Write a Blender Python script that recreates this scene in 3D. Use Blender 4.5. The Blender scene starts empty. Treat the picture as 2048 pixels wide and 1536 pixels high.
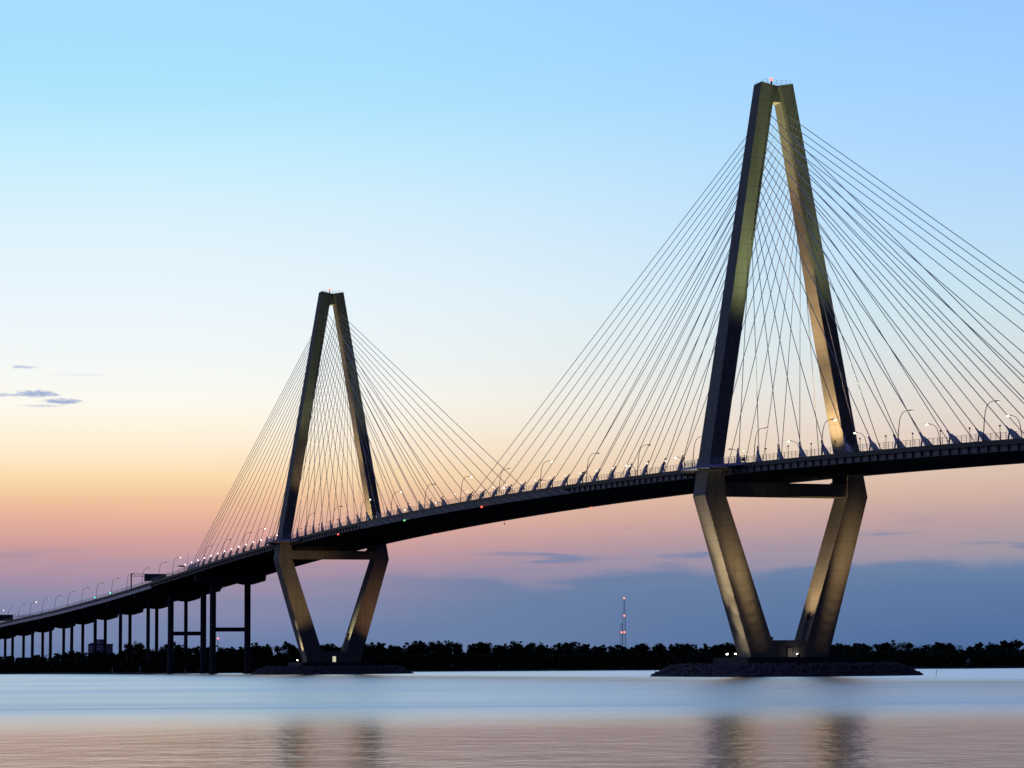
import bpy, math, random
import numpy as np
from mathutils import Vector, Matrix
random.seed(7); rng = np.random.default_rng(7)
S = bpy.context.scene; COL = S.collection
R = math.radians

# ------------------------------------------------------------------ camera
CAM = Vector((947.84, -344.09, 4.07)); YAW, PITCH, ROLL, FPX = 2.79108, 0.103747, -0.007341, 5373.43
Fv = Vector((math.cos(YAW)*math.cos(PITCH), math.sin(YAW)*math.cos(PITCH), math.sin(PITCH)))
Rv = Vector((math.sin(YAW), -math.cos(YAW), 0)); Uv = Rv.cross(Fv)
R2 = Rv*math.cos(ROLL)+Uv*math.sin(ROLL); U2 = -Rv*math.sin(ROLL)+Uv*math.cos(ROLL)
cd = bpy.data.cameras.new('camera'); cam = bpy.data.objects.new('camera', cd); COL.objects.link(cam)
m = Matrix((R2, U2, -Fv)).transposed().to_4x4(); m.translation = CAM; cam.matrix_world = m
cd.sensor_width = 36; cd.lens = FPX/2048*36; cd.clip_start = 1; cd.clip_end = 30000
S.camera = cam
S.view_settings.view_transform = 'Standard'; S.view_settings.look = 'None'
S.view_settings.exposure = 0; S.view_settings.gamma = 1
S.render.resolution_x, S.render.resolution_y = 1024, 768
FH = Vector((Fv.x, Fv.y, 0)).normalized()      # the compass direction of the glow

def lin(c):
    return tuple((v/255/12.92 if v/255 <= .04045 else ((v/255+.055)/1.055)**2.4) for v in c)

# ------------------------------------------------------------------ node helper
class NT:
    def __init__(s, tree): s.t = tree; s.n = tree.nodes; s.l = tree.links
    def new(s, typ, **kw):
        n = s.n.new(typ)
        for k, v in kw.items(): setattr(n, k, v)
        return n
    def put(s, sock, v):
        if isinstance(v, bpy.types.NodeSocket): s.l.new(v, sock)
        else: sock.default_value = v
    def math(s, op, a, b=0.0, c=0.0, clamp=False):
        n = s.new('ShaderNodeMath', operation=op, use_clamp=clamp)
        for i, v in enumerate((a, b, c)): s.put(n.inputs[i], v)
        return n.outputs[0]
    def vm(s, op, a, b=(0, 0, 0), out=0):
        n = s.new('ShaderNodeVectorMath', operation=op); s.put(n.inputs[0], a); s.put(n.inputs[1], b); return n.outputs[out]
    def ss(s, v, a, b, lo=0.0, hi=1.0):
        n = s.new('ShaderNodeMapRange', interpolation_type='SMOOTHSTEP')
        for i, q in enumerate((v, a, b, lo, hi)): s.put(n.inputs[i], q)
        return n.outputs[0]
    def mix(s, f, a, b, typ='MIX'):
        n = s.new('ShaderNodeMix', data_type='RGBA', blend_type=typ)
        s.put(n.inputs[0], f); s.put(n.inputs[6], a if isinstance(a, bpy.types.NodeSocket) else (*a, 1)); s.put(n.inputs[7], b if isinstance(b, bpy.types.NodeSocket) else (*b, 1))
        return n.outputs[2]
    def comb(s, x, y, z):
        n = s.new('ShaderNodeCombineXYZ')
        for i, v in enumerate((x, y, z)): s.put(n.inputs[i], v)
        return n.outputs[0]
    def noise(s, vec, scale=1.0, detail=3.0, rough=.5):
        n = s.new('ShaderNodeTexNoise'); s.put(n.inputs['Vector'], vec)
        n.inputs['Scale'].default_value = scale; n.inputs['Detail'].default_value = detail; n.inputs['Roughness'].default_value = rough
        return n.outputs['Fac']

# ------------------------------------------------------------------ dusk sky (the world)
W = bpy.data.worlds.new('World'); S.world = W; W.use_nodes = True
W.node_tree.nodes.clear(); n = NT(W.node_tree)
tc = n.new('ShaderNodeTexCoord').outputs['Generated']
dirv = n.vm('NORMALIZE', tc)
sx = n.new('ShaderNodeSeparateXYZ'); n.put(sx.inputs[0], dirv)
elev = n.math('MULTIPLY', n.math('ARCSINE', sx.outputs[2]), 57.29578)
fwd = n.vm('DOT_PRODUCT', dirv, tuple(FH), 1); rgt = n.vm('DOT_PRODUCT', dirv, tuple(Rv), 1)
azim = n.math('MULTIPLY', n.math('ARCTAN2', rgt, fwd), 57.29578)        # degrees to the right of the glow
# elevation -> colour, to the left and to the right of the afterglow
E_ = [-1, .3, .82, 1.35, 1.88, 2.41, 2.94, 3.47, 4.0, 4.54, 5.07, 5.6, 6.14, 6.67, 7.73, 8.79, 9.86, 10.92, 11.98, 13.03, 14.08, 26]
LEFT = [(100,120,165),(106,126,168),(118,132,170),(138,138,170),(168,145,166),(203,156,158),(224,171,156),(241,194,156),(253,220,175),(255,236,207),(255,245,226),(253,250,240),(247,249,245),(242,248,248),(234,246,253),(226,243,252),(213,241,253),(194,237,254),(177,229,254),(169,224,254),(168,221,255),(112,172,240)]
RIGHT = [(72,100,150),(77,105,154),(81,111,160),(94,120,164),(122,138,170),(156,150,165),(186,160,162),(206,176,165),(217,190,176),(223,202,189),(224,211,201),(222,217,211),(217,222,221),(211,225,229),(200,227,240),(188,222,248),(178,217,252),(170,213,254),(163,209,255),(157,205,255),(152,200,255),(95,150,232)]
def ramp(cols):
    r = n.new('ShaderNodeValToRGB'); cr = r.color_ramp; cr.interpolation = 'EASE' if False else 'LINEAR'
    ps = [(e-E_[0])/(E_[-1]-E_[0]) for e in E_]
    cr.elements[0].position = ps[0]; cr.elements[1].position = ps[-1]
    cr.elements[0].color = (*lin(cols[0]), 1); cr.elements[1].color = (*lin(cols[-1]), 1)
    for p, c in zip(ps[1:-1], cols[1:-1]):
        e = cr.elements.new(p); e.color = (*lin(c), 1)
    return r
# long thin streaks warp the bands a little
svec = n.comb(n.math('MULTIPLY', azim, .10), n.math('MULTIPLY', elev, 1.1), 3.1)
warp = n.math('SUBTRACT', n.noise(svec, 1.0, 4.0, .55), .5)
lowmask = n.ss(elev, 4.5, 1.0)
e2 = n.math('ADD', elev, n.math('MULTIPLY', n.math('MULTIPLY', warp, 1.3), lowmask))
fac = n.math('DIVIDE', n.math('SUBTRACT', e2, E_[0]), E_[-1]-E_[0], clamp=True)
rl, rr = ramp(LEFT), ramp(RIGHT)
n.put(rl.inputs[0], fac); n.put(rr.inputs[0], fac)
side = n.ss(azim, -8.0, 13.5)
sky = n.mix(side, rl.outputs[0], rr.outputs[0])
# blue cloud bank low on the right with a wavy top, thinning to the left
wave = n.noise(n.comb(n.math('MULTIPLY', azim, .22), 0.0, 7.7), 1.0, 3.0, .5)
btop = n.math('ADD', n.math('ADD', 1.15, n.math('MULTIPLY', wave, 1.55)), n.math('MULTIPLY', azim, .03))
fine = n.noise(n.comb(n.math('MULTIPLY', azim, .5), n.math('MULTIPLY', elev, 5.0), 1.3), 1.0, 4.0, .55)
bt2 = n.math('ADD', btop, n.math('MULTIPLY', n.math('SUBTRACT', fine, .5), .55))
bank = n.math('MULTIPLY', n.ss(n.math('SUBTRACT', bt2, elev), -.06, .22), n.ss(azim, -6.0, 1.0))
bankc = n.mix(n.ss(azim, -6.0, 10.0), lin((114, 134, 168)), lin((80, 110, 156)))
bankc = n.mix(n.ss(elev, 0.0, 2.2), bankc, lin((98, 126, 164)))
sky = n.mix(n.math('MULTIPLY', bank, .8), sky, bankc)
# thin wisps above the bank
ws = n.noise(n.comb(n.math('MULTIPLY', azim, .33), n.math('MULTIPLY', elev, 3.4), 11.3), 1.0, 3.0, .5)
wm = n.math('MULTIPLY', n.ss(ws, .56, .70), n.math('MULTIPLY', n.ss(elev, 3.3, 2.5), n.ss(elev, 1.2, 1.9)))
wm = n.math('MULTIPLY', wm, n.ss(azim, -9.0, 4.0, .15, .8))
sky = n.mix(wm, sky, lin((104, 130, 170)))
# three small lone clouds on the left
def puff(az0, el0, wa, we, seed, amt):
    da = n.math('DIVIDE', n.math('SUBTRACT', azim, az0), wa); de = n.math('DIVIDE', n.math('SUBTRACT', elev, el0), we)
    nz = n.noise(n.comb(n.math('MULTIPLY', azim, 5.0), n.math('MULTIPLY', elev, 18.0), seed), 1.0, 4.0, .6)
    flat = n.math('MULTIPLY', n.math('MAXIMUM', n.math('MULTIPLY', de, -1.0), 0.0), 1.3)
    d = n.math('ADD', n.math('ADD', n.math('MULTIPLY', da, da), n.math('MULTIPLY', de, de)), flat)
    v = n.math('SUBTRACT', n.math('ADD', 1.0, n.math('MULTIPLY', n.math('SUBTRACT', nz, .5), 2.2)), d)
    return n.math('MULTIPLY', n.ss(v, .05, 1.0), amt)
for az0, el0, wa, we, sd, am in ((-10.08, 5.70, .56, .125, 2.0, .9), (-10.75, 5.68, .6, .06, 4.4, .55), (-9.56, 5.545, .55, .10, 6.1, .9), (-9.95, 5.46, .62, .045, 9.5, .4), (-10.33, 6.27, .34, .065, 8.2, .6), (-9.2, 6.12, .9, .05, 3.3, .12)):
    sky = n.mix(puff(az0, el0, wa, we, sd, am), sky, lin((150, 168, 210)))
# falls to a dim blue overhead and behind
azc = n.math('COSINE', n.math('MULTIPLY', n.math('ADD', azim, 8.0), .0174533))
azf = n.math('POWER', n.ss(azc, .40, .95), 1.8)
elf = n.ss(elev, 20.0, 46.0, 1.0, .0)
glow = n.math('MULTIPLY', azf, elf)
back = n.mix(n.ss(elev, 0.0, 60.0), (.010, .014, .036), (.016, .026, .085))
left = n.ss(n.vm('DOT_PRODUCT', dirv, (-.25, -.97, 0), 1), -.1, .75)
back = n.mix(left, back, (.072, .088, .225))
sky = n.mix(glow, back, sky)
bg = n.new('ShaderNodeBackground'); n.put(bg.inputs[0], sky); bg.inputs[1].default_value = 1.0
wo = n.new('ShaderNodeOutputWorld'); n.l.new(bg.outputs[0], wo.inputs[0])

# ------------------------------------------------------------------ materials
def mat(name, col, rough=.7, metal=0.0, var=.25, vscale=.25, spec=.3, bump=0.0, joints=0.0, streak=0.0):
    m = bpy.data.materials.new(name); m.use_nodes = True; t = NT(m.node_tree); b = t.n['Principled BSDF']
    pos = t.new('ShaderNodeNewGeometry').outputs['Position']
    f = t.noise(pos, vscale, 6.0, .6)
    c = t.mix(f, tuple(v*(1-var) for v in col), tuple(min(1, v*(1+var)) for v in col))
    if streak:
        s = t.noise(t.vm('MULTIPLY', pos, (.5, .5, .035)), 1.0, 4.0, .6)
        c = t.mix(t.ss(s, .45, .75, 0.0, streak), c, tuple(v*.45 for v in col))
    if joints:
        sp = t.new('ShaderNodeSeparateXYZ'); t.put(sp.inputs[0], pos)
        z = t.math('ADD', sp.outputs[2], t.math('MULTIPLY', t.noise(pos, .4), .12))
        k = t.math('ABSOLUTE', t.math('SUBTRACT', t.math('FRACT', t.math('DIVIDE', z, joints)), .5))
        c = t.mix(t.ss(k, .475, .494, 0.0, .9), c, tuple(v*.45 for v in col))
        cell = t.new('ShaderNodeTexWhiteNoise', noise_dimensions='1D'); t.put(cell.inputs['W'], t.math('FLOOR', t.math('ADD', t.math('DIVIDE', z, joints), .5)))
        c = t.mix(t.math('MULTIPLY', cell.outputs[0], .22), c, tuple(v*.6 for v in col))
    t.put(b.inputs['Base Color'], c)
    b.inputs['Roughness'].default_value = rough; b.inputs['Metallic'].default_value = metal; b.inputs['Specular IOR Level'].default_value = spec
    if bump:
        bp = t.new('ShaderNodeBump'); bp.inputs['Strength'].default_value = bump; t.put(bp.inputs['Height'], t.noise(pos, vscale*8, 5.0)); t.l.new(bp.outputs[0], b.inputs['Normal'])
    return m
def glowmat(name, col, strength):
    m = bpy.data.materials.new(name); m.use_nodes = True; t = NT(m.node_tree); b = t.n['Principled BSDF']
    b.inputs['Base Color'].default_value = (.12, .12, .12, 1)
    b.inputs['Emission Color'].default_value = (*col, 1); b.inputs['Emission Strength'].default_value = strength
    return m
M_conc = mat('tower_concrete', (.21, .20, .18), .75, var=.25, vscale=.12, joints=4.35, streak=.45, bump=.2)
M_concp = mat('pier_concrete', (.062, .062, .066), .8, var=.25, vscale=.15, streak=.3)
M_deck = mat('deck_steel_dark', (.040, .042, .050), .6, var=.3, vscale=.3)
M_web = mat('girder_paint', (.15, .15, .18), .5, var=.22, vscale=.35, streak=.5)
M_fair = mat('fairing_paint', (.16, .18, .22), .45, var=.2, vscale=.3, streak=.4)
M_fascia = mat('viaduct_girder_paint', (.80, .78, .82), .5, var=.12, vscale=.2, streak=.3)
M_anchor = mat('blue_grey_steel', (.34, .40, .62), .45, var=.2, vscale=.8)
M_cable = mat('cable_sheath', (.58, .61, .70), .4, var=.1, vscale=.2)
M_rail = mat('galvanised_rail', (.22, .23, .27), .45, var=.15, vscale=.5)
M_pole = mat('lamp_pole_steel', (.13, .13, .15), .5, var=.2, vscale=.6)
M_dark = mat('black_metal', (.02, .02, .022), .5, var=.2, vscale=.6)
M_sign = mat('sign_panel_back', (.16, .18, .24), .5, var=.25, vscale=.4)
M_green = mat('sign_panel_green', (.03, .10, .11), .45, var=.25, vscale=.4)
M_rock = mat('riprap_rock', (.11, .105, .12), .85, var=.5, vscale=.6, bump=.4)
M_soil = mat('shore_mud', (.03, .028, .024), .9, var=.4, vscale=.05)
M_leaf = mat('foliage', (.030, .042, .020), .8, var=.5, vscale=.12, spec=.1)
M_bark = mat('bark', (.05, .043, .035), .9, var=.3, vscale=.5)
M_bld = mat('far_brick', (.46, .40, .50), .8, var=.2, vscale=.05)
M_glass = mat('far_glass', (.05, .06, .09), .3, var=.2, vscale=.2)
M_roof = mat('far_roof', (.09, .08, .09), .8, var=.2, vscale=.2)
M_white = mat('white_paint', (.6, .6, .6), .6, var=.1)
G_lamp = glowmat('lamp_lit', (1.0, .93, .80), 5.0)
G_dim = glowmat('lamp_dim', (1.0, .87, .74), 1.5)
G_red = glowmat('red_light', (1.0, .10, .05), 3.0)
G_pink = glowmat('red_beacon', (1.0, .22, .18), 2.6)
G_grn = glowmat('green_light', (.25, 1.0, .30), 1.6)
G_teal = glowmat('teal_light', (.10, .85, .62), 2.5)
G_flood = glowmat('floodlight_glass', (1.0, .90, .72), 14.0)
G_door = glowmat('lit_doorway', (1.0, .93, .66), .62)
G_doord = glowmat('dim_doorway', (1.0, .85, .6), .035)

# ------------------------------------------------------------------ mesh helper
class MB:
    def __init__(s): s.v = []; s.f = []
    def add(s, vs, fs):
        o = len(s.v); s.v += [tuple(q) for q in vs]; s.f += [tuple(i+o for i in f) for f in fs]
    def box(s, x0, x1, y0, y1, z0, z1):
        s.loft([[(x0, y0, z0), (x1, y0, z0), (x1, y1, z0), (x0, y1, z0)], [(x0, y0, z1), (x1, y0, z1), (x1, y1, z1), (x0, y1, z1)]])
    def loft(s, rings, closed=True):
        k = len(rings[0]); vs = [p for r in rings for p in r]; fs = []
        for i in range(len(rings)-1):
            for j in range(k):
                fs.append((i*k+j, i*k+(j+1) % k, (i+1)*k+(j+1) % k, (i+1)*k+j))
        if closed: fs += [tuple(range(k))[::-1], tuple((len(rings)-1)*k+j for j in range(k))]
        s.add(vs, fs)
    def tube(s, pts, r, k=6):
        pts = [Vector(p) for p in pts]; rs = r if isinstance(r, (list, tuple)) else [r]*len(pts); rings = []
        up = None
        for i, p in enumerate(pts):
            d = (pts[min(i+1, len(pts)-1)]-pts[max(i-1, 0)]).normalized()
            if up is None: up = d.orthogonal().normalized()
            up = (up-d*up.dot(d)).normalized(); w = d.cross(up)
            rings.append([p+(up*math.cos(2*math.pi*j/k)+w*math.sin(2*math.pi*j/k))*rs[i] for j in range(k)])
        s.loft(rings)
    def bar(s, a, b, w, h=None):
        a = Vector(a); b = Vector(b); d = (b-a).normalized(); h = h or w
        u = Vector((0, 0, 1)) if abs(d.z) < .95 else Vector((1, 0, 0)); x = d.cross(u).normalized(); u = x.cross(d)
        rings = [[p+x*w/2*i+u*h/2*j for i, j in ((-1, -1), (1, -1), (1, 1), (-1, 1))] for p in (a, b)]
        s.loft(rings)
    def ball(s, c, r, k=8, sq=(1, 1, 1)):
        c = Vector(c); rings = []
        for i in range(1, k//2+1):
            t = math.pi*i/(k//2+1)
            rings.append([c+Vector((r*math.sin(t)*math.cos(2*math.pi*j/k)*sq[0], r*math.sin(t)*math.sin(2*math.pi*j/k)*sq[1], -r*math.cos(t)*sq[2])) for j in range(k)])
        s.loft(rings)
    def plate(s, pts, y0, y1):          # polygon in the XZ plane with a thickness in Y
        s.loft([[(x, y0, z) for x, z in pts], [(x, y1, z) for x, z in pts]])
    def build(s, name, m, parent=None, smooth=False):
        me = bpy.data.meshes.new(name); me.from_pydata(s.v, [], s.f); me.update()
        bm = __import__('bmesh'); b = bm.new(); b.from_mesh(me); bm.ops.recalc_face_normals(b, faces=b.faces); b.to_mesh(me); b.free()
        if smooth: me.polygons.foreach_set('use_smooth', [True]*len(me.polygons))
        me.materials.append(m); o = bpy.data.objects.new(name, me); COL.objects.link(o)
        if parent: o.parent = parent
        return o
def tag(o, label=None, cat=None, group=None, kind=None):
    for k, v in (('label', label), ('category', cat), ('group', group), ('kind', kind)):
        if v: o[k] = v
    return o
def thing(name, label, cat, loc=(0, 0, 0), group=None):
    o = bpy.data.objects.new(name, None); COL.objects.link(o); o.location = loc; o.empty_display_size = 2
    return tag(o, label, cat, group)
def copy_tree(o, parent=None):
    kids = list(o.children); c = o.copy(); COL.objects.link(c)
    if parent: c.parent = parent
    for k in kids: copy_tree(k, c)
    return c
def ordinal(i):
    w = ['first', 'second', 'third', 'fourth', 'fifth', 'sixth', 'seventh', 'eighth', 'ninth', 'tenth', 'eleventh', 'twelfth', 'thirteenth', 'fourteenth', 'fifteenth', 'sixteenth', 'seventeenth', 'eighteenth', 'nineteenth', 'twentieth']
    return w[i]

# ------------------------------------------------------------------ levels of the roadway
_X = [-1400, -1300, -1200, -1110, -1030, -947, -878, -802, -725, -649, -572, -522, -430]
_Z = [26.6, 29.6, 32.4, 34.6, 36.5, 38.3, 39.6, 41.3, 43.5, 45.7, 48.45, 50.4, 54.05]
def zd(x):
    if x < -430: return float(np.interp(x, _X, _Z))
    return 63.73-5.233e-5*x*x
TX = {'far': -235.5, 'near': 235.5}

# ------------------------------------------------------------------ river, shore
def river():
    me = MB(); me.add([(-9000, -9000, 0), (9000, -9000, 0), (9000, 9000, 0), (-9000, 9000, 0)], [(0, 1, 2, 3)])
    m = bpy.data.materials.new('river_water'); m.use_nodes = True; t = NT(m.node_tree); b = t.n['Principled BSDF']
    pos = t.new('ShaderNodeNewGeometry').outputs['Position']
    rel = t.vm('SUBTRACT', pos, tuple(CAM))
    u = t.vm('DOT_PRODUCT', rel, tuple(FH), 1); v = t.vm('DOT_PRODUCT', rel, tuple(Rv), 1)      # across and along the far bank
    # a breeze line about 200 m out: calm water this side, ruffled water beyond it
    big = t.noise(t.comb(t.math('MULTIPLY', u, .010), t.math('MULTIPLY', v, .004), 0.0), 1.0, 3.0, .5)
    ub = t.math('ADD', t.math('ADD', u, t.math('MULTIPLY', t.math('SUBTRACT', big, .5), 60.0)), t.math('MULTIPLY', v, -.10))
    zone = t.ss(ub, 155.0, 262.0)
    st = t.noise(t.comb(t.math('MULTIPLY', u, .020), t.math('MULTIPLY', v, .0030), 5.0), 1.0, 5.0, .65)
    st2 = t.noise(t.comb(t.math('MULTIPLY', u, .09), t.math('MULTIPLY', v, .012), 2.0), 1.0, 3.0, .6)
    far = t.math('ADD', .385, t.math('ADD', t.math('MULTIPLY', t.math('SUBTRACT', st, .5), .34), t.math('MULTIPLY', t.math('SUBTRACT', st2, .5), .12)))
    st3 = t.noise(t.comb(t.math('MULTIPLY', u, .045), t.math('MULTIPLY', v, .0022), 8.0), 1.0, 4.0, .6)
    far = t.math('ADD', far, t.ss(st3, .56, .72, 0.0, -.12))
    rough = t.new('ShaderNodeMix', data_type='FLOAT'); t.put(rough.inputs[0], zone); t.put(rough.inputs[2], .165); t.put(rough.inputs[3], far)
    rip = t.noise(t.comb(t.math('MULTIPLY', u, .16), t.math('MULTIPLY', v, .26), 0.0), 1.0, 5.0, .6)
    bp = t.new('ShaderNodeBump'); bp.inputs['Distance'].default_value = 1.0
    t.put(bp.inputs['Strength'], t.ss(u, 130.0, 280.0, .17, .008)); t.put(bp.inputs['Height'], rip)
    t.n.remove(b)
    gl = t.new('ShaderNodeBsdfGlossy', distribution='BECKMANN'); gl.inputs['Color'].default_value = (.86, .795, .775, 1)
    t.put(gl.inputs['Roughness'], rough.outputs[0]); t.l.new(bp.outputs[0], gl.inputs['Normal'])
    df = t.new('ShaderNodeBsdfDiffuse'); df.inputs['Color'].default_value = (.015, .026, .036, 1)
    fr = t.new('ShaderNodeFresnel'); fr.inputs['IOR'].default_value = 1.34
    mx = t.new('ShaderNodeMixShader'); t.put(mx.inputs[0], fr.outputs[0]); t.l.new(df.outputs[0], mx.inputs[1]); t.l.new(gl.outputs[0], mx.inputs[2])
    t.l.new(mx.outputs[0], t.n['Material Output'].inputs['Surface'])
    return tag(me.build('river', m), kind='structure')
river()
def at(azpx, D, z=0.0):                 # a point D metres off on the bearing of a given offset (degrees right of the glow)
    a = math.atan(azpx); d = FH*math.cos(a)+Rv*math.sin(a)
    return Vector((CAM.x+d.x*D, CAM.y+d.y*D, z))
def tpx(px): return (px-1028.1)/FPX
SH_X = [-1200, -300, 0, 300, 850, 1200, 1900, 2300, 3400]; SH_D = [2100, 1760, 1660, 1530, 1520, 1480, 1385, 1390, 1500]
def shore():
    m = MB(); k = 90; vs = []; fs = []
    for i in range(k+1):
        px = -1200+4600*i/k; D = float(np.interp(px, SH_X, SH_D))+rng.normal()*4
        for dd, z in ((-3, -.5), (1, .5), (8, .9), (60, 1.3), (5200, 2.5)): vs.append(at(tpx(px), D+dd, z))
    for i in range(k):
        for j in range(4): a = i*5+j; fs.append((a, a+1, a+6, a+5))
    m.add(vs, fs); tag(m.build('shore', M_soil), kind='structure')
shore()

# ------------------------------------------------------------------ far wood on the shore (one dark mass)
SKY_PX = [-400, -100, 0, 30, 60, 80, 110, 130, 150, 186, 230, 250, 280, 300, 320, 350, 372, 390, 420, 440, 455, 470, 500, 520, 540, 560, 573, 590, 640, 660, 680, 735, 748, 765, 800, 825, 870, 918, 940, 960, 1000, 1022, 1050, 1070, 1090, 1130, 1160, 1200, 1225, 1260, 1290, 1335, 1360, 1400, 1440, 1455, 1550, 1665, 1690, 1720, 1738, 1785, 1803, 1822, 1850, 1880, 1900, 1930, 1960, 1985, 2005, 2025, 2048, 2300, 2700]
SKY_Y = [1315, 1312, 1311, 1312, 1319, 1309, 1306, 1306, 1303, 1301, 1303, 1296, 1286, 1296, 1297, 1287, 1288, 1296, 1294, 1290, 1290, 1296, 1292, 1287, 1289, 1293, 1286, 1288, 1290, 1285, 1290, 1290, 1284, 1291, 1291, 1287, 1283, 1284, 1292, 1288, 1288, 1284, 1282, 1288, 1285, 1288, 1285, 1290, 1293, 1289, 1287, 1285, 1288, 1290, 1286, 1285, 1288, 1286, 1290, 1287, 1289, 1280, 1281, 1293, 1287, 1283, 1284, 1288, 1288, 1283, 1284, 1283, 1287, 1282, 1284]
def wood():
    V = []; Fq = []; cnt = [0]
    def quads(cen, size):
        # random leaf-clump quads round the centres
        k = len(cen); a = rng.normal(size=(k, 3)); a /= np.linalg.norm(a, axis=1)[:, None]
        b = np.cross(a, rng.normal(size=(k, 3))); b /= np.linalg.norm(b, axis=1)[:, None]
        sz = size*(.55+.9*rng.random((k, 1))); a = a*sz; b = b*sz*.7
        vs = np.stack([cen-a-b*.4, cen-a*.2-b, cen+a+b*.3, cen+a*.1+b], 1).reshape(-1, 3)
        V.append(vs); Fq.append(np.arange(k*4).reshape(-1, 4)+cnt[0]); cnt[0] += k*4
    mb = MB()
    def tree(px, D, H, bare=False):
        p = at(tpx(px), D, 1.0); p = np.array(p); h0 = H*(.12+.12*rng.random()); rad = H*(.22+.14*rng.random())
        mb.tube([p+[0, 0, -1], p+[rng.normal()*.3, rng.normal()*.3, H*.45], p+[rng.normal()*.6, rng.normal()*.6, H*.85]], [.30, .2, .06], 4)
        nl = 11 if not bare else 15
        lobes = []
        for i in range(nl):
            t = .22+.68*rng.random(); a = rng.random()*6.28; rr = rad*(1-.75*max(0, t-.5)/.5)*(.25+.85*rng.random())
            q = p+np.array([math.cos(a)*rr, math.sin(a)*rr, H*t]); s0 = p+[0, 0, H*max(.15, t-.25)]
            mb.tube([s0, (s0+q)/2+[0, 0, .4], q], [.13, .09, .03], 3)
            if bare:
                for _ in range(7):
                    e = q+rng.normal(size=3)*[1.1, 1.1, .5]+[0, 0, 1.1]; mb.tube([q, e], [.06, .02], 3)
            lobes.append((q, rad*(.38+.28*rng.random())))
        if not bare:
            for _ in range(5): lobes.append((p+np.array([rng.normal()*rad*.35, rng.normal()*rad*.35, H*(.74+.26*rng.random())]), rad*(.12+.22*rng.random())))
        for q, r in lobes:
            k = int((120 if not bare else 22)*(r/2.0+.3)); d = rng.normal(size=(k, 3)); d /= np.linalg.norm(d, axis=1)[:, None]
            quads(q+d*(r*rng.random((k, 1))**.5)*[1, 1, .75], .33 if not bare else .26)
    px = -330.0
    while px < 2520:
        hor = 1335-.00732*px; D0 = float(np.interp(px, SH_X, SH_D))
        yt = float(np.interp(px, SKY_PX, SKY_Y))
        for row, dD, f in ((0, 18, .66), (1, 32, .84), (2, 50, .97), (3, 72, 1.0)):
            D = D0+dD+rng.random()*14; H = (hor-yt)*D/FPX+CAM.z-1.0; H *= f*(.86+.20*rng.random())
            bare = px > 1740 and rng.random() < .45 or rng.random() < .12
            if row < 2 and px > 1740: H *= .72
            tree(px+rng.normal()*6, D, max(6, H), bare)
        # undergrowth at the water's edge
        k = 300; pts = np.array([at(tpx(px+rng.random()*22), D0+8+rng.random()*26, .8) for _ in range(k)]); pts[:, 2] += rng.random(k)**1.3*8.5
        quads(pts, .75)
        px += 11+rng.random()*5
    vs = np.concatenate(V); fs = np.concatenate(Fq)
    v2 = np.array([tuple(q) for q in mb.v]); n0 = len(vs)
    me = bpy.data.meshes.new('wood')
    faces = fs.tolist()+[tuple(i+n0 for i in f) for f in mb.f]
    me.from_pydata(np.concatenate([vs, v2]).tolist(), [], faces); me.update()
    me.materials.append(M_leaf); me.materials.append(M_bark)
    mi = np.zeros(len(faces), dtype=np.int32); mi[len(fs):] = 1; me.polygons.foreach_set('material_index', mi)
    o = bpy.data.objects.new('wood', me); COL.objects.link(o)
    tag(o, 'dark wood of leafy and bare crowned trees along the whole far shore', 'wood', kind='stuff')
wood()

# ------------------------------------------------------------------ rock islands under the towers
def island(tx):
    m = MB(); K = 72; rings = []
    prof = [(1.0, -1.0), (.985, .15), (.93, 1.2), (.86, 2.6), (.78, 3.2), (.4, 3.3), (.02, 3.3)]
    for f, z in prof:
        ring = []
        for j in range(K):
            a = 2*math.pi*j/K; c, s_ = math.cos(a), math.sin(a)
            ex = abs(c)**.8*math.copysign(1, c); ey = abs(s_)**.8*math.copysign(1, s_)
            jit = 1+rng.normal()*.012
            ring.append((tx+47*f*ex*jit, 34*f*ey*jit, z))
        rings.append(ring)
    m.loft(rings); tag(m.build('rock_island', M_rock), kind='structure')
    # loose boulders over its flanks
    r = MB(); base = [(0, 0, 1), (.9, .1, .3), (.2, .95, .2), (-.8, .4, .25), (-.6, -.75, .3), (.4, -.85, .2), (.5, .3, -.7), (-.5, .2, -.7), (0, -.6, -.7)]
    fs = [(0, 1, 2), (0, 2, 3), (0, 3, 4), (0, 4, 5), (0, 5, 1), (1, 6, 2), (2, 6, 7), (2, 7, 3), (3, 7, 4), (4, 7, 8), (4, 8, 5), (5, 8, 6), (5, 6, 1), (6, 8, 7)]
    for _ in range(3600):
        a = rng.random()*6.283; f = .76+.245*rng.random(); c, s_ = math.cos(a), math.sin(a)
        z = float(np.interp(f, [.78, .86, .93, .985, 1.0], [3.25, 2.7, 1.3, .2, -.3]))
        p = np.array([tx+47*f*abs(c)**.8*math.copysign(1, c), 34*f*abs(s_)**.8*math.copysign(1, s_), z])
        sz = .40+.80*rng.random()**2.2; M3 = np.linalg.qr(rng.normal(size=(3, 3)))[0]*[1, .8, .65]
        r.add([p+sz*(M3.T@(np.array(b)+rng.normal(size=3)*.12)) for b in base], fs)
    me = r.build('riprap', M_rock)
    return me
tag(island(TX['near']), 'loose grey boulders heaped round the near tower base on the right', 'boulders', kind='stuff')
tag(island(TX['far']), 'loose grey boulders heaped round the far tower base on the left', 'boulders', kind='stuff')

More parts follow.
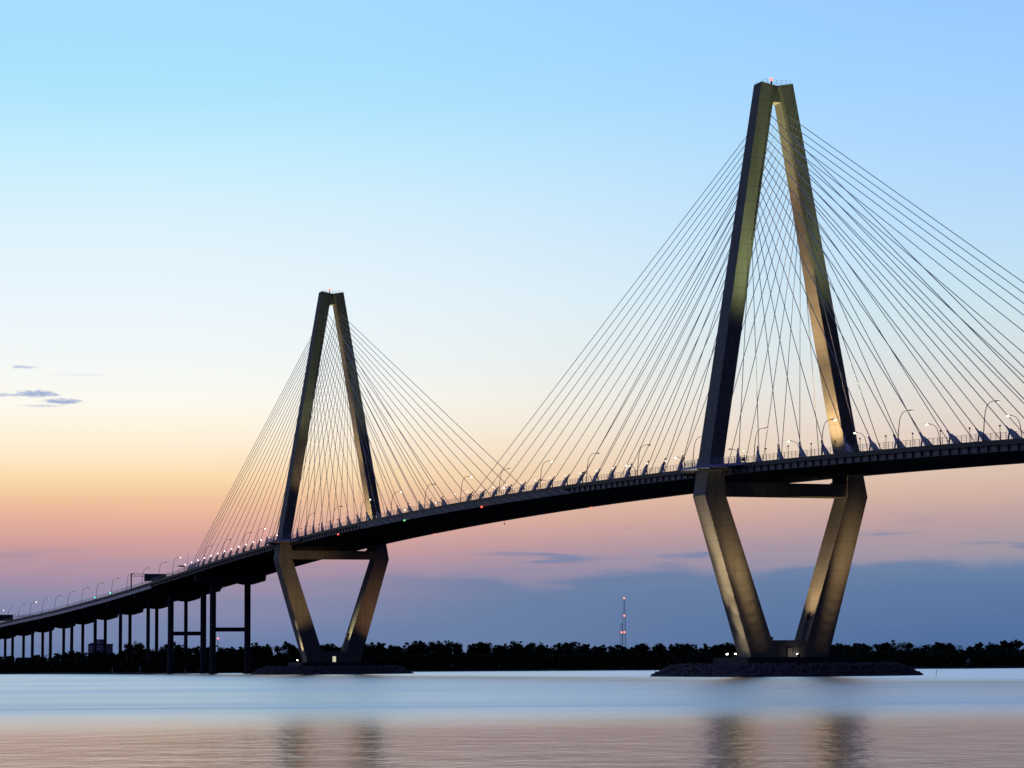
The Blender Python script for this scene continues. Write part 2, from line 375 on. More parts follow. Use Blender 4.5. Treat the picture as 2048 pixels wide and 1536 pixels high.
# ------------------------------------------------------------------ the cable-stayed bridge
bridge = thing('cable_stayed_bridge', 'long cable stayed road bridge on two floodlit concrete diamond towers', 'bridge')
def oy(z): return float(np.interp(z, [5.2, 6.4, 52.13, 175.26], [12.27, 12.63, 26.19, 5.15]))
def iy(z): return float(np.interp(z, [5.2, 52.13, 62.7, 175.26], [3.95, 19.6, 20.0, .36]))
def dd(z): return float(np.interp(z, [6.4, 52.13, 175.26], [4.40, 4.36, 2.65]))
STEP = [165.8, 163.4, 160.9, 158.4, 155.9, 153.3, 150.8, 148.4, 145.8, 143.3, 140.5, 137.8, 135.2, 132.3, 128.6, 121.5][::-1]     # lowest first
SIDE = [14.0*k for k in range(1, 13)]+[179, 186.5, 193, 199.5]
MAIN = [13.93*k for k in range(1, 17)]

def deck_part():
    m = MB(); xs = np.arange(-522, 522.1, 4.6333)
    def strip(y0, y1, a, b):           # y span, offsets below the edge line
        m.loft([[(x, y0, zd(x)-a), (x, y1, zd(x)-a), (x, y1, zd(x)-b), (x, y0, zd(x)-b)] for x in xs])
    strip(-20.9, 20.9, .80, 1.15)                                  # slab
    strip(-21.25, -20.9, 0.0, 1.2); strip(20.9, 21.25, 0.0, 1.2)   # edge parapets
    strip(-17.4, -17.1, .10, .80); strip(17.1, 17.4, .10, .80); strip(-.2, .2, .10, .80)    # traffic barriers
    for s in (-1, 1): strip(s*20.3-.35, s*20.3+.35, 2.66, 2.78)    # bottom flanges
    for x in xs:
        z = zd(x); m.box(x-.12, x+.12, -20.1, 20.1, z-2.3, z-1.15); m.box(x-.25, x+.25, -19.9, 19.9, z-2.36, z-2.3)
    for i, x in enumerate(xs):                                      # brackets out from the girder web
        if -121 < x < 117: continue
        z = zd(x)
        for s in (-1, 1): m.plate([(x-.14, z-2.66), (x+.14, z-2.66), (x+.14, z-1.15), (x-.14, z-1.15)], s*20.42, s*20.78)
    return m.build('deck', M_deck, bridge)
deck = deck_part()
def web():
    for s in (-1, 1):
        m = MB(); xs = np.arange(-522, 522.1, 4.6333)
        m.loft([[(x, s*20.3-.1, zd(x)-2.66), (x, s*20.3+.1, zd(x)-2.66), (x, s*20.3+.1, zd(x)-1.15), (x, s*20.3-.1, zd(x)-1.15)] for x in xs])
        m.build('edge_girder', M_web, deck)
web()
def fairing():
    m = MB(); N = 50; x0, x1 = -124.3, 113.4; k = 0
    for i in range(N):
        a = x0+(x1-x0)*i/N; b = x0+(x1-x0)*(i+1)/N-.12; sl = 7.5
        o = .10*(i % 2)+rng.random()*.05; q = .16*((i+1) % 2)+rng.random()*.05
        t0, t1 = (a, zd(a)-1.22), (b, zd(b)-1.22); b0, b1 = (a+sl, zd(a+sl)-2.95), (b+sl, zd(b+sl)-2.95)
        m.add([(t0[0], -21.3-o, t0[1]), (t1[0], -21.3-q, t1[1]), (b1[0], -20.9-q, b1[1]), (b0[0], -20.9-o, b0[1]),
               (t0[0], -21.15, t0[1]), (t1[0], -21.15, t1[1]), (b1[0], -20.7, b1[1]), (b0[0], -20.7, b0[1])],
              [(0, 1, 2, 3), (7, 6, 5, 4), (0, 4, 5, 1), (1, 5, 6, 2), (2, 6, 7, 3), (3, 7, 4, 0)])
    m.build('wind_fairing', M_fair, deck)
fairing()
def railing(y, x0, x1, parent, h=1.7, gap=2.3166):
    m = MB(); xs = np.arange(x0, x1+.01, gap)
    for x in xs: z = zd(x); m.box(x-.05, x+.05, y-.05, y+.05, z-.02, z+h)
    for k in range(4):
        off = h*(.30+.233*k)
        for a, b in zip(xs[:-1], xs[1:]): m.bar((a, y, zd(a)+off), (b, y, zd(b)+off), .045 if k < 3 else .07)
    return m.build('guard_rail', M_rail, parent)
railing(-21.05, -522, 480, deck); railing(21.05, -522, 480, deck, 1.3)

def anchor_pts(tx, s, n_, inward):      # s = side of the deck, n_ cable number, inward = towards mid river
    off = (MAIN if inward else SIDE)[n_]; d = (-1 if tx > 0 else 1)*(1 if inward else -1)
    x = tx+d*off; z = STEP[n_]
    top = Vector((tx+d*(dd(z)-.35), s*(iy(z)+.85), z)); bot = Vector((x, s*20.0, zd(x)-.35))
    return bot, top, d
def bracket(m, bot, top, d):
    u = (top-bot).normalized(); x, z0, y = bot.x, zd(bot.x)-.1, bot.y
    tw = -d                                         # towards the tower along X
    run = min(3.4, abs(u.x)/max(u.z, .3)*2.5); px = x+tw*run; pz = z0+2.55
    def q(a, b): return (x+tw*a, z0+b)
    m.plate([q(-1.7, 0), q(run*.45+.35, 0), q(run*.6+.2, .75), q(run+.42, 2.05), q(run+.42, 2.75), q(run-.35, 2.75), q(run*.5-.8, 1.7)], y-.22, y+.22)
    m.plate([q(run+.42, 2.1), q(run+.05, 2.1), q(run+.45, 1.1), q(run+.75, 0), q(run+1.2, 0), q(run+.85, 1.2)], y-.13, y+.13)
    m.box(min(x-tw*1.9, x+tw*(run+1.3)), max(x-tw*1.9, x+tw*(run+1.3)), y-.28, y+.28, z0-.1, z0+.12)
    a = Vector((px, y, pz-.3)); m.tube([a, a+u*1.0, a+u*1.1, a+u*2.6], [.32, .32, .22, .19], 8)
n_far = 0
for key, tx in TX.items():
    for s in (-1, 1):
        for inward in (False, True):
            for k in range(16):
                b, t, d = anchor_pts(tx, s, k, inward)
                if b.x > 415: continue
                if s > 0:
                    if not (key == 'near' or (inward and k > 8)) or n_far >= 40: continue
                    n_far += 1
                m = MB(); bracket(m, b, t, d); m.build('cable_anchor', M_anchor, deck)
for x, y, dz, g in ((-151.2, -21.5, -3.15, G_red), (32.5, -21.5, -3.15, G_red), (-58.9, -21.5, -3.1, G_grn), (-146.8, 20, -3.0, G_red), (35.2, 20, -2.9, G_red)):
    m = MB(); m.ball((x, y, zd(x)+dz), .36 if y < 0 else .25); m.build('navigation_light', g, deck)
m = MB(); m.tube([(-56, 19.3, zd(-56)-2.7), (-56, 19.3, zd(-56)-4.2)], .06, 5); m.ball((-56, 19.3, zd(-56)-4.3), .3); m.build('hanging_sensor', M_dark, deck)

def tower(key):
    tx = TX[key]; m = MB()
    for s in (-1, 1):
        rings = []
        for z, ch, cx in ((5.0, .05, .05), (52.13, .05, .05), (62.7, .06, .05), (112, .08, .06), (118, .85, .32), (169.0, .85, .32), (175.26, .85, .32)):
            d, o, i = dd(z), oy(z), iy(z); zi = z-.85 if z > 170 else z
            rings.append([(tx-d, s*o, z), (tx+d, s*o, z), (tx+d, s*(i+ch), zi), (tx+d-cx, s*i, zi), (tx-d+cx, s*i, zi), (tx-d, s*(i+ch), zi)])
        m.loft(rings)
    tw = m.build('tower', M_conc, bridge)
    tw['label'] = 'tall floodlit diamond tower nearest on the right' if key == 'near' else 'smaller looking diamond tower farther off on the left'
    m = MB(); d = 2.65-.45; m.loft([[(tx-d, -iy(z)-.15, z), (tx+d, -iy(z)-.15, z), (tx+d, iy(z)+.15, z), (tx-d, iy(z)+.15, z)] for z in (169.4, 174.38)])
    m.build('head_block', M_conc, tw)
    m = MB(); m.box(tx-3.8, tx+3.8, -19.9, 19.9, 52.18, 55.92); m.build('crossbeam', M_conc, tw)
    for s in (-1, 1):
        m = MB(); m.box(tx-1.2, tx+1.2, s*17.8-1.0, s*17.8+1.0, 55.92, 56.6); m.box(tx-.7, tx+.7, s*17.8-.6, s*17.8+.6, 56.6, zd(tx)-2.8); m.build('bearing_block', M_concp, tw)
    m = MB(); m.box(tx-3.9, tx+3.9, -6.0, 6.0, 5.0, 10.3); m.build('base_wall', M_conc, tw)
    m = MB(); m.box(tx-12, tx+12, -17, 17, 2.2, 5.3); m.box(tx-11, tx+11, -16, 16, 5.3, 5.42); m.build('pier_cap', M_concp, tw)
    # lit doorway in the base wall
    m = MB(); y0 = .2; m.box(tx+3.9, tx+3.97, y0-.8, y0+.8, 5.5, 8.0); dr = m.build('doorway', G_door if key == 'far' else G_doord, tw)
    m = MB()
    for a, b in ((-.98, -.82), (.82, .98)): m.box(tx+3.9, tx+4.12, y0+a, y0+b, 5.45, 8.0)
    m.box(tx+3.9, tx+4.12, y0-.98, y0+.98, 8.0, 8.18); m.build('door_frame', M_concp, tw)
    # ladder with a cage up the inner face of the right leg
    m = MB(); 
    for x in (-.5, .1): m.bar((tx+x+1.0, iy(10.4)-.25, 10.3), (tx+x+1.0, iy(17.5)-.25, 17.5), .16)
    for q in np.arange(10.6, 17.4, .5): m.bar((tx+.5, iy(q)-.25, q), (tx+1.1, iy(q)-.25, q), .10)
    m.box(tx+.2, tx+1.5, iy(17)-.9, iy(17)+.2, 16.4, 17.8); m.build('ladder', M_dark, tw)
    # viewing platform on the footway side, round the leg
    z = zd(tx)-.55; m = MB()
    poly = [(tx-22.5, -21.3), (tx-5.8, -29.2), (tx+5.8, -29.2), (tx+22.5, -21.3)]
    m.loft([[(x, y, z-.6) for x, y in poly], [(x, y, z+.15) for x, y in poly]])
    m.build('viewing_platform', M_anchor, tw)
    m = MB()
    for (xa, ya), (xb, yb) in zip(poly[:-1], poly[1:]):
        L = math.hypot(xb-xa, yb-ya); k = max(2, int(L/2.2))
        for i in range(k+1):
            f = i/k; x, y = xa+(xb-xa)*f, (ya+(yb-ya)*f)*.995; m.box(x-.06, x+.06, y-.06, y+.06, z+.15, z+2.0)
        for h in (.6, 1.05, 1.5, 1.95): m.bar((xa, ya*.995, z+h), (xb, yb*.995, z+h), .08)
    m.build('guard_rail', M_anchor, tw)
    for x in (-16, -9.5, -5.5, 5.5, 9.5, 16):          # ribs under the platform
        yo = -29.0 if abs(x) < 6 else -21.3-(22.5-abs(x))*.47+.3
        m = MB(); m.box(tx+x-.15, tx+x+.15, yo, -20.9, z-1.2, z-.6); m.build('platform_rib', M_conc, tw)
    # head rail and red beacon
    m = MB(); N = 7
    for x in (2.3,-2.3):
        for i in range(N): y = -4.6+9.2*i/(N-1); m.box(tx+x-.03, tx+x+.03, y-.03, y+.03, 174.3, 176.1)
        for h in (175.3, 176.05): m.bar((tx+x, -4.7, h), (tx+x, 4.7, h), .035)
    m.build('head_railing', M_rail, tw)
    m = MB(); m.tube([(tx, -.7, 174.3), (tx, -.7, 176.2)], .22, 8); bs = m.build('beacon_post', M_dark, tw)
    m = MB(); m.ball((tx, -.7, 176.65), .55); m.build('red_beacon', G_pink, tw)
    for s in (-1, 1):
        for inward in (False, True):
            for k in range(16):
                b, t, d = anchor_pts(tx, s, k, inward); u = (t-b).normalized()
                m = MB(); m.tube([b+u*2.2, t], .108 if key == 'near' else .115, 6)
                m.build('cable', M_cable, tw, True)
    return tw
tower('near'); tower('far')

def pier(x, ytop, capend, col, parent, label=None, brace=None, ycol=9.25, yend=18.5):
    zt = zd(x)-3.0 if brace else zd(x)-3.35
    m = MB(); hw = 1.9 if brace else 1.35
    prof = [(-yend, capend), (-ycol-2.2, ytop), (-ycol+2.2, ytop), (0, ytop+1.4), (ycol-2.2, ytop), (ycol+2.2, ytop), (yend, capend)]
    ring = [(y, z) for y, z in prof]+[(yend+.4, zt), (-yend-.4, zt)]
    m.loft([[(x+q, y, z) for y, z in ring] for q in (-hw, hw)])
    p = m.build('pier', M_concp, parent)
    if label: p['label'] = label
    for s in (-1, 1):
        c = MB(); r = col/2; K = 12
        c.loft([[(x+r*math.cos(a)*1.0, s*ycol+r*math.sin(a), z) for a in [2*math.pi*j/K+math.pi/K for j in range(K)]] for z in (-1.5, ytop+.2)])
        c.build('column', M_concp, p)
        f = MB(); r2 = col*.85
        f.loft([[(x+r2*math.cos(a), s*ycol+r2*math.sin(a), z) for a in [2*math.pi*j/K for j in range(K)]] for z in (-1.5, 1.3)])
        f.build('footing', M_concp, p)
    if brace:
        b = MB(); b.box(x-.8, x+.8, -ycol+.3, ycol-.3, brace-1.1, brace+1.1); b.build('brace', M_concp, p)
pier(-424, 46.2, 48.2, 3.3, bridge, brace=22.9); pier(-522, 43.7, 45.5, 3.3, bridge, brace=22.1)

# ------------------------------------------------------------------ the approach viaduct
via = thing('approach_viaduct', 'approach viaduct on tall paired columns sloping down to the left edge', 'viaduct')
def via_deck():
    m = MB(); xs = np.arange(-1400, -521.9, 12.5); xs = np.append(xs, -522.1)
    def strip(y0, y1, a, b): m.loft([[(x, y0, zd(x)-a), (x, y1, zd(x)-a), (x, y1, zd(x)-b), (x, y0, zd(x)-b)] for x in xs])
    strip(-20.6, 20.6, .6, .95); strip(-20.95, -20.6, 0, 1.0); strip(20.6, 20.95, 0, 1.0); strip(-.2, .2, 0, .6)
    for y in (-12, -4, 4, 12): strip(y-.15, y+.15, .95, 3.2)
    for s in (-1, 1): strip(s*20.0-.4, s*20.0+.4, 3.2, 3.32)
    d = m.build('viaduct_deck', M_deck, via)
    for s in (-1, 1):
        g = MB(); g.loft([[(x, s*20.0-.1, zd(x)-.95), (x, s*20.0+.1, zd(x)-.95), (x, s*20.0+.1, zd(x)-3.2), (x, s*20.0-.1, zd(x)-3.2)] for x in xs])
        g.build('edge_girder', M_fascia, d)
    return d
vd = via_deck()
railing(-20.8, -1300, -524, vd, 1.5, 3.0); railing(20.8, -1300, -524, vd, 1.5, 3.0)
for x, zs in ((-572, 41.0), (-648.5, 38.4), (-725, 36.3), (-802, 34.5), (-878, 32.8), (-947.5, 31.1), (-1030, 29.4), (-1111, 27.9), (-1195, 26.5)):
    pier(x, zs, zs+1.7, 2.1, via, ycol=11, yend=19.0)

# ------------------------------------------------------------------ street lamps
def make_lamp(lit, arm=1):
    t = thing('street_lamp', '', 'street lamp')
    m = MB(); m.tube([(0, 0, -.6), (0, .1*arm, 2), (0, .35*arm, 5), (0, .75*arm, 7.7), (0, 1.25*arm, 9.0), (0, 2.0*arm, 9.75), (0, 2.9*arm, 10.05), (0, 3.7*arm, 10.1)], [.14, .13, .115, .10, .09, .08, .075, .07], 8)
    m.box(-.3, .3, -.3, .3, -.7, -.1); m.build('pole', M_pole, t, True)
    m = MB(); m.loft([[(-.18, 3.4*arm, 10.02), (.18, 3.4*arm, 10.02), (.18, 3.4*arm, 10.22), (-.18, 3.4*arm, 10.22)], [(-.28, 3.9*arm, 10.0), (.28, 3.9*arm, 10.0), (.26, 3.9*arm, 10.26), (-.26, 3.9*arm, 10.26)], [(-.2, 4.7*arm, 10.06), (.2, 4.7*arm, 10.06), (.16, 4.7*arm, 10.2), (-.16, 4.7*arm, 10.2)]])
    m.build('lamp_head', M_pole, t)
    m = MB(); m.ball((0, 4.3*arm, 9.95), .36 if lit == 2 else .25, 8, (1, 1, .7))
    m.build('lamp_glass', {2: G_lamp, 1: G_dim, 0: M_rail}[lit], t)
    return t
protos = {}
def place_lamp(x, y, lit, arm, label):
    k = (lit, arm)
    if k not in protos: o = protos[k] = make_lamp(lit, arm)
    else: o = copy_tree(protos[k])
    o.location = (x, y, zd(x)-.4); o['label'] = label; o['group'] = 'street lamps along the bridge and viaduct'
LIT = {2: 'lit', 1: 'faintly glowing', 0: 'unlit'}
near = [(346.1, 1), (388.7, 1), (303.3, 2), (261.1, 1), (218.5, 0), (176.1, 0), (133.0, 0), (89.9, 2), (48.4, 1), (6.2, 2), (-36.5, 0), (-79.9, 2), (-121.9, 2), (-163.2, 0), (-204.3, 1), (-292.1, 2), (-319.4+1, 0), (-359.4, 0), (-398, 0)]
def zone(x):
    if x > 240: return 'right of the near tower', 0
    if x > 0: return 'on the right half span', 1
    if x > -233: return 'on the left half span', 2
    if x > -440: return 'left of the far tower', 3
    return 'on the approach viaduct', 4
appr = [(-469, 2), (-503, 0), (-545.2, 0), (-586.9, 0), (-629.9, 0), (-675.6, 0), (-721.1, 0), (-767.4, 0), (-812.6, 0), (-858.9, 1), (-904.9, 2), (-951.2, 0), (-995, 1), (-1040, 2), (-1085, 0)]
cnt = {}
for x, l in sorted(near+appr):
    zn, _ = zone(x); q = (zn, l); cnt[q] = cnt.get(q, 0)+1
    w = 'viewer side' if x > -440 else 'left'
    place_lamp(x, -20.55, l, 1, f'{ordinal(cnt[q]-1)} {LIT[l]} near side street lamp from left, {zn}')
cnt = {}
for x, l in sorted([(338, 2), (294.8, 2), (251.8, 2), (208.2, 2), (165, 0), (121.7, 2), (78.4, 2), (36.4, 0), (-6, 0), (-48, 2), (-90, 0), (-133, 2), (-176, 2), (-218, 2)]):
    zn, _ = zone(x); q = (zn, l); cnt[q] = cnt.get(q, 0)+1
    place_lamp(x, 20.55, l, -1, f'{ordinal(cnt[q]-1)} {LIT[l]} far side street lamp from left, {zn}')
# small post lamps along the footway
def make_path(lit):             # 2 bright, 1 faint, 0 out
    t = thing('path_lamp', '', 'path lamp')
    m = MB(); m.tube([(0, 0, -.5), (0, 0, 3.1)], [.09, .07], 6); m.build('post', M_pole, t)
    m = MB(); m.ball((0, 0, 3.35), .27, 8); m.build('globe', {2: G_lamp, 1: G_dim, 0: M_dark}[lit], t); return t
pp = {}; cnt = {}
x = 326.1-14.15*56
for i in range(62):
    lit = 2 if x < -238 else 1 if 0 < x < 205 else 0; zn, _ = zone(x)
    if x > -462 and not (abs(abs(x)-235.5) < 4):
        if lit not in pp: o = pp[lit] = make_path(lit)
        else: o = copy_tree(pp[lit])
        o.location = (x, -20.75, zd(x)); q = zn; cnt[q] = cnt.get(q, 0)+1
        if zn == 'on the approach viaduct': zn = 'at the left end of the cables'
        o['label'] = f'{ordinal(cnt[q]-1)} {"lit" if lit else "unlit"} globe post lamp from the left {zn}'
        o['group'] = 'globe lamps along the footway'
    x += 14.15

# ------------------------------------------------------------------ sign gantries, antenna, small things on the viaduct
def gantry(x, ya, yb, h, p0, p1, pz0, pz1, label, pm, posts):
    t = thing('sign_gantry', label, 'road sign'); z = zd(x); m = MB()
    m.bar((x, ya, z+h), (x, yb, z+h), .22); m.bar((x, ya, z+h-1.3), (x, yb, z+h-1.3), .22)
    k = int((yb-ya)/2)
    for i in range(k):
        a, b = ya+(yb-ya)*i/k, ya+(yb-ya)*(i+1)/k; m.bar((x, a, z+h-1.3 if i % 2 else z+h), (x, b, z+h if i % 2 else z+h-1.3), .10)
    m.build('truss', M_rail, t)
    for y in posts: m = MB(); m.tube([(x, y, z-.6), (x, y, z+h+.1)], .38, 8); m.build('post', M_dark, t)
    m = MB(); m.box(x+.3, x+.42, p0, p1, z+pz0, z+pz1); pn = m.build('sign_panel', pm, t)
    m = MB(); k = 4
    for i in range(k+1): y = p0+(p1-p0)*i/k; m.box(x+.42, x+.52, y-.08, y+.08, z+pz0-.1, z+pz1+.1)
    m.box(x+.42, x+.5, p0, p1, z+(pz0+pz1)/2-.1, z+(pz0+pz1)/2+.1); m.build('panel_rib', M_dark, t)
gantry(-585, -18.2, 6.2, 9.2, -10.6, 2.2, 5.0, 9.2, 'overhead sign gantry with a dark blue grey panel over the viaduct', M_sign, (-18.2, 6.2))
gantry(-1045, -20, 6, 6.4, -24.0, -8.5, 1.9, 6.6, 'overhead sign with a dark green panel at the left edge of the photo', M_green, (-18.5, 6.0))
t = thing('antenna_mast', 'thin whip antenna rising from the rail at the left end of the cables', 'antenna'); m = MB(); m.tube([(-447, -18, zd(-447)-.6), (-446.9, -17.6, zd(-447)+4), (-446.6, -17.2, zd(-447)+11)], [.12, .09, .04], 6); m.build('whip', M_pole, t)
m = MB(); m.box(-447.3, -446.7, -18.3, -17.7, zd(-447)-.7, zd(-447)+.6); m.build('base', M_dark, t)
t = thing('lane_signal', 'black cantilever signal bar on a short post beside the whip antenna', 'signal'); z = zd(-452)
m = MB(); m.tube([(-452, -18, z-.6), (-452, -18, z+4.1)], .16, 6); m.build('post', M_dark, t)
m = MB(); m.box(-452.3, -451.7, -21.4, -18.1, z+3.2, z+4.0); m.build('signal_box', M_dark, t)
for i, x in enumerate((-675.6, -629.9)):
    t = thing('marker_light', f'small {"teal" if 1 else ""} marker light at the foot of a viaduct street lamp, {"left" if i == 0 else "right"} of the two', 'marker light', (x, -21.2, zd(x)), 'teal marker lights on the viaduct')
    m = MB(); m.ball((0, 0, 1.0), .42); m.build('lens', G_teal, t); m = MB(); m.box(-.15, .15, -.1, .3, .1, .8); m.build('bracket', M_dark, t)
cn = 0
for x, y, g in ((-762, -19.6, G_lamp), (-715, -19.6, G_lamp), (-722, 3, G_dim)):
    pass

# ------------------------------------------------------------------ far things on the shore
def mast(p, H, w, lights, label, paired):
    t = thing('radio_mast', label, 'radio mast', p); m = MB()
    legs = [(w*math.cos(a), w*math.sin(a)) for a in (.3, 2.4, 4.5)]
    for a, b in legs: m.bar((a, b, 0), (a*.45, b*.45, H), .15)
    q = np.arange(0, H-1, 3.0)
    for i, z in enumerate(q):
        f0, f1 = 1-.55*z/H, 1-.55*min(z+3, H)/H
        for j in range(3):
            a, b = legs[j], legs[(j+1) % 3]; m.bar((a[0]*f0, a[1]*f0, z), (b[0]*f1, b[1]*f1, z+3), .07)
    m.build('lattice', M_rail, t)
    for z in lights:
        b = MB(); b.ball((0, 0, z), .85); b.build('red_light', G_pink, t)
a0 = at(tpx(1248.5), 2300, 1.5); mast(a0, 57, 2.2, (57.5, 42.6, 28.6), 'taller slim radio mast with red lights above the far wood', 1)
a1 = at(tpx(1243), 2240, 1.5); mast(a1, 35, 1.5, (27.8, 15.2), 'shorter radio mast with red lights beside the taller mast', 1)
t = thing('water_tank', 'red beacon on a thin pole far off behind the viaduct columns', 'beacon', at(tpx(439), 2900, 1.5)); t.name = 'distant_beacon'
m = MB(); m.tube([(0, 0, 0), (0, 0, 31)], .35, 5); m.build('pole', M_dark, t); m = MB(); m.ball((0, 0, 31.8), 1.1); m.build('red_light', G_pink, t)

bq = at(tpx(205), 2600, 1.5); t = thing('office_building', 'flat roofed brick block with a raised tower above the far trees', 'building', bq); t.rotation_euler = (0, 0, YAW+math.pi-.5)
m = MB(); m.box(-9, 9, -7.8, 7.8, 0, 23.0); m.build('wall', M_bld, t)
m = MB(); m.box(-9.3, 9.3, -8.1, 8.1, 23.0, 24.2); m.box(-8, 8, -6.5, -2, 24.2, 25.2); rf = m.build('roof', M_roof, t)
m = MB(); m.box(-4, 4, -1.6, 2.6, 24.2, 28.6); m.build('stair_tower', M_bld, rf)
for fl in range(7):
    w = MB()
    for k in range(-3, 4): w.box(8.98, 9.1, k*2.2-.55, k*2.2+.55, 2.2+fl*3, 3.9+fl*3)
    w.build('window_row', M_glass, t)
hq = at(tpx(62), 1900, 1.3); t = thing('house', 'low pale house with a pitched roof among the trees at far left', 'house', hq); t.rotation_euler = (0, 0, YAW+math.pi+.4)
m = MB(); m.box(-5, 5, -8, 8, 0, 6.0); m.build('wall', M_bld, t)
m = MB(); m.loft([[(-5.6, -8.6, 6), (5.6, -8.6, 6), (0, -8.6, 9.6)], [(-5.6, 8.6, 6), (5.6, 8.6, 6), (0, 8.6, 9.6)]]); m.build('roof', M_roof, t)
for k in (-5, -1.5, 2, 5.5): w = MB(); w.box(4.98, 5.08, k-.6, k+.6, 2.5, 4.2); w.build('window', M_glass, t)
uq = at(tpx(105.5), 1750, 1.2); t = thing('utility_pole', 'dark pole with crossarms standing above the trees at far left', 'pole', uq)
m = MB(); m.tube([(0, 0, 0), (0, 0, 16)], [.3, .2], 6); m.build('pole', M_dark, t)
m = MB()
for z in (15.2, 13.8): m.bar((-.6, -1.7, z), (.6, 1.7, z), .2)
m.build('crossarm', M_dark, t)
for i, (px, D, h) in enumerate(((229, 1420, 4.2), (284, 1410, 4.6), (374, 1400, 3.2))):
    q = at(tpx(px), D, -.5); t = thing('marker_post', f'thin pale marker post standing in the water by the viaduct, {["leftmost", "middle", "rightmost"][i]} of the three', 'marker post', q, 'pale marker posts by the viaduct')
    m = MB(); m.tube([(0, 0, -.8), (0, 0, h)], .24, 6); m.build('post', M_white, t); m = MB(); m.tube([(0, 0, h), (0, 0, h+.5)], [.34, .1], 6); m.build('cap', M_dark, t)
q = at(tpx(1931), 1330, 0); t = thing('channel_marker', 'small piled channel marker with a pale board near the right shore', 'channel marker', q)
for a, b in ((-.9, 0), (.9, .4), (0, -.8)): m = MB(); m.tube([(a*1.4, b*1.4, -1.5), (a*.5, b*.5, 4.2)], .2, 6); m.build('pile', M_dark, t)
m = MB(); m.loft([[(.5, -1.2, 3.0), (.5, 1.2, 3.0), (.5, 0, 5.2)], [(.62, -1.2, 3.0), (.62, 1.2, 3.0), (.62, 0, 5.2)]]); m.build('day_board', M_white, t)
q = at(tpx(1866), 700, 0); t = thing('stake', 'thin leaning stake in the water right of the near island', 'stake', q); m = MB(); m.tube([(0, 0, -.8), (.1, .3, 1.7)], .06, 5); m.build('stake_pole', M_dark, t)

# ------------------------------------------------------------------ floodlights: fixtures and their beams
def beam(p, tgt, W_, ang, col, blend=1.0, r=.25):
    l = bpy.data.lights.new('floodlight_beam', 'SPOT'); l.energy = W_; l.color = col; l.spot_size = R(ang); l.spot_blend = blend; l.shadow_soft_size = r
    o = bpy.data.objects.new('floodlight_beam', l); COL.objects.link(o); o.location = p
    o.rotation_euler = (Vector(tgt)-Vector(p)).to_track_quat('-Z', 'Y').to_euler()
def fixture(p, tgt, label, lit=True, group=None):      # a housing, its lens and its yoke
    t = thing('floodlight', label, 'floodlight', p, group or 'floodlights below the towers')
    d = (Vector(tgt)-Vector(p)).normalized()
    m = MB(); a = Vector((0, 0, .55)); m.tube([a-d*.45, a-d*.2, a+d*.25], [.2, .42, .46], 8); m.build('housing', M_dark, t)
    m = MB(); m.ball(a+d*.3, .34 if lit else .25, 8); m.build('lens', G_flood if lit else M_rail, t)
    m = MB(); m.box(-.3, .3, -.3, .3, 0, .12); m.box(-.08, .08, -.5, -.42, .1, .7); m.box(-.08, .08, .42, .5, .1, .7); m.build('yoke', M_dark, t)
    return Vector(p)+Vector((0, 0, .55))+d*1.0
GOLD = (1.0, .66, .31); WARM = (1.0, .76, .44); GREEN = (.84, 1.0, .45); YEL = (1.0, .92, .45)
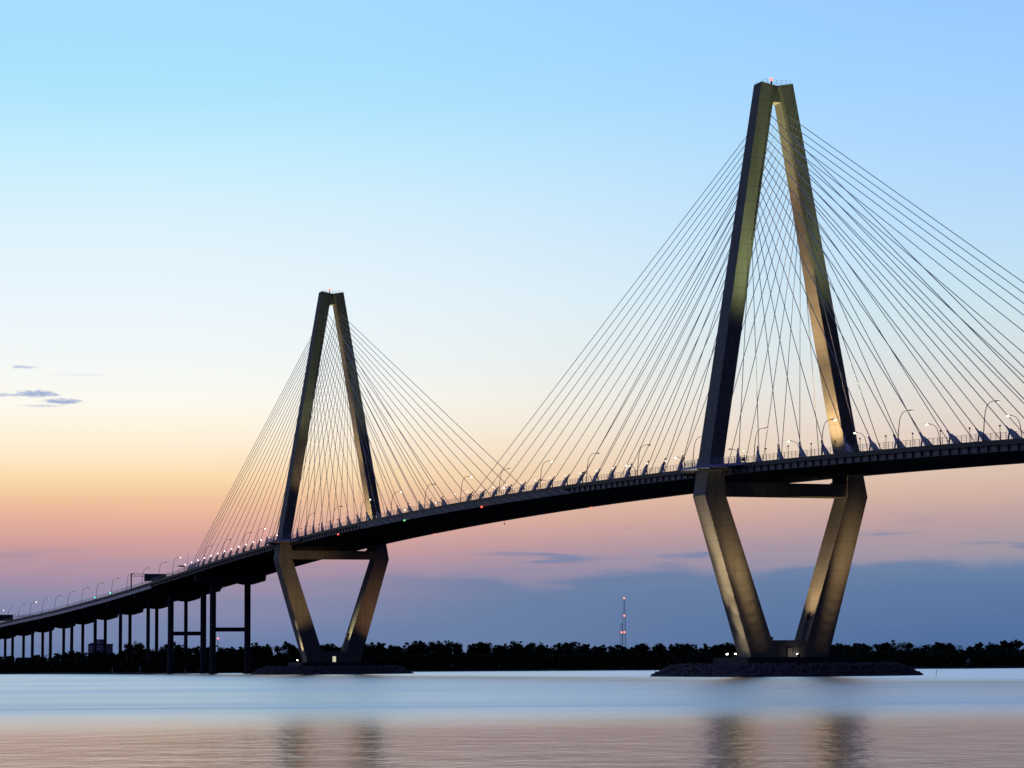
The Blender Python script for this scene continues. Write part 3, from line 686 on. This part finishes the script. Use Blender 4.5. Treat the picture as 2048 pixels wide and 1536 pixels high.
for key, tx in TX.items():
    nr = key == 'near'; k = 1.0 if nr else .62
    nm = 'near tower' if nr else 'far tower'
    zc = 5.45; zb = 3.35
    # fixture position, label, lit lens, beams of (target, power, cone, colour)
    if nr: base = [
        ((tx+2.5, -16.6, zc), 'left edge', True, [((tx+2.4, -14.8, 13), 1.6e3, 50, WARM)]),
        ((tx-3.0, -16.6, zc), 'left edge middle', True, [((tx, -24.5, 47), 60e3, 24, WARM)]),
        ((tx+6, -31.5, zb), 'added on rock berm left', False, [((tx+2.6, oy(z)*-1, z), w, an, WARM) for z, w, an in ((10, 8e3, 30), (16, 16e3, 28), (22, 28e3, 26), (28, 42e3, 24), (34, 52e3, 24), (40, 60e3, 24), (46, 56e3, 24))]),  # berm floodlights are added so light spreads smoothly up the lower legs
        ((tx+36, -13, zb), 'added on rock berm front left', False, [((tx+4.4, -(oy(z)*.48+iy(z)*.52), z), w, an, GOLD) for z, w, an in [(z, (1e3+34e3*math.exp(-((z-30)/11)**2)), 10.5) for z in np.arange(9, 50, 3.0)]+[(36, 7e3, 24)]]),
        ((tx+36, 12, zb), 'added on rock berm front right', False, [((tx+4.4, oy(z)*.6+iy(z)*.4, z), w, an, GOLD) for z, w, an in [(z, (1e3+34e3*math.exp(-((z-34)/12)**2)), 11.5) for z in np.arange(9, 52, 3.2)]+[(38, 7e3, 24)]]),
        ((tx+2.2, -4.8, 10.32), 'on top of the base wall', False, [((tx+1.0, 15.5, 38), 60e3, 60, GOLD)]),
        ((tx+6.0, 1.9, zc), 'by the doorway', True, [((tx+4.0, .2, 7.0), 3, 90, WARM)])]
    else: base = [
        ((tx+1.0, -16.4, zc), 'left edge', True, [((tx+2.2, -14.6, 13), 11e3, 40, WARM)]),
        ((tx+6, -31.5, zb), 'added on rock berm left', False, [((tx+3.2, oy(22)*-1, 22), 24e3, 12, WARM)]),  # berm floodlights added here too, to light the far legs
        ((tx+36, -15, zb), 'added on rock berm front left', False, [((tx+4.4, -20, 46), 40e3, 60, GOLD)]),
        ((tx+36, 20, zb), 'added on rock berm front right', False, [((tx+4.4, oy(30)*.9+iy(30)*.1, 30), 26e3, 44, (1.0, .52, .22))]),
        ((tx+2.2, -4.8, 10.32), 'on top of the base wall', False, [((tx+3.0, 10.0, 22), 26e3, 40, YEL)])]
    for p, wh, lit, beams in base:
        for tg, w, an, c in beams: pass
        src = fixture(p, beams[len(beams)//2][0], f'{"bright" if lit else "dark"} floodlight below the {nm}, {wh}', lit)
        for tg, w, an, c in beams: beam(src, tg, w, an, c, r=.4)
    # on the deck, shining up at the legs
    for p, tg, w, an, c, wh in (
        ((tx+21, -21.6, zd(tx)-.1), (tx+3.2, -7.4, 148), (640e3 if nr else 170e3), 21, GREEN, 'left parapet'),
        ((tx+21, 21.6, zd(tx)-.1), (tx+3.2, 6.4, 154), (330e3 if nr else 140e3), 20, GREEN, 'right parapet'),
        ((tx+1.5, -15.5, zd(tx)-.6), (tx, 1.5, 163), 480e3*k, 17, GOLD, 'left leg foot'),
        ((tx+1.0, 6.0, zd(tx)-.6), (tx, 17.8, 82), 85e3*k, 74, GOLD, 'roadway middle'),
        ((tx+1.0, -9.0, zd(tx)-.6), (tx, 10.5, 118), 300e3*k, 42, GOLD, 'roadway left'),
        ((tx+20, -14.0, zd(tx)-.6), (tx+3.6, -17.5, 100), (0 if nr else 36e3), 30, GOLD, 'left lane'),
    ):
        if not w: continue
        src = fixture(p, tg, f'dark floodlight on the deck at the {nm}, {wh}', False, 'floodlights on the deck'); beam(src, tg, w, an, c, r=1.6)
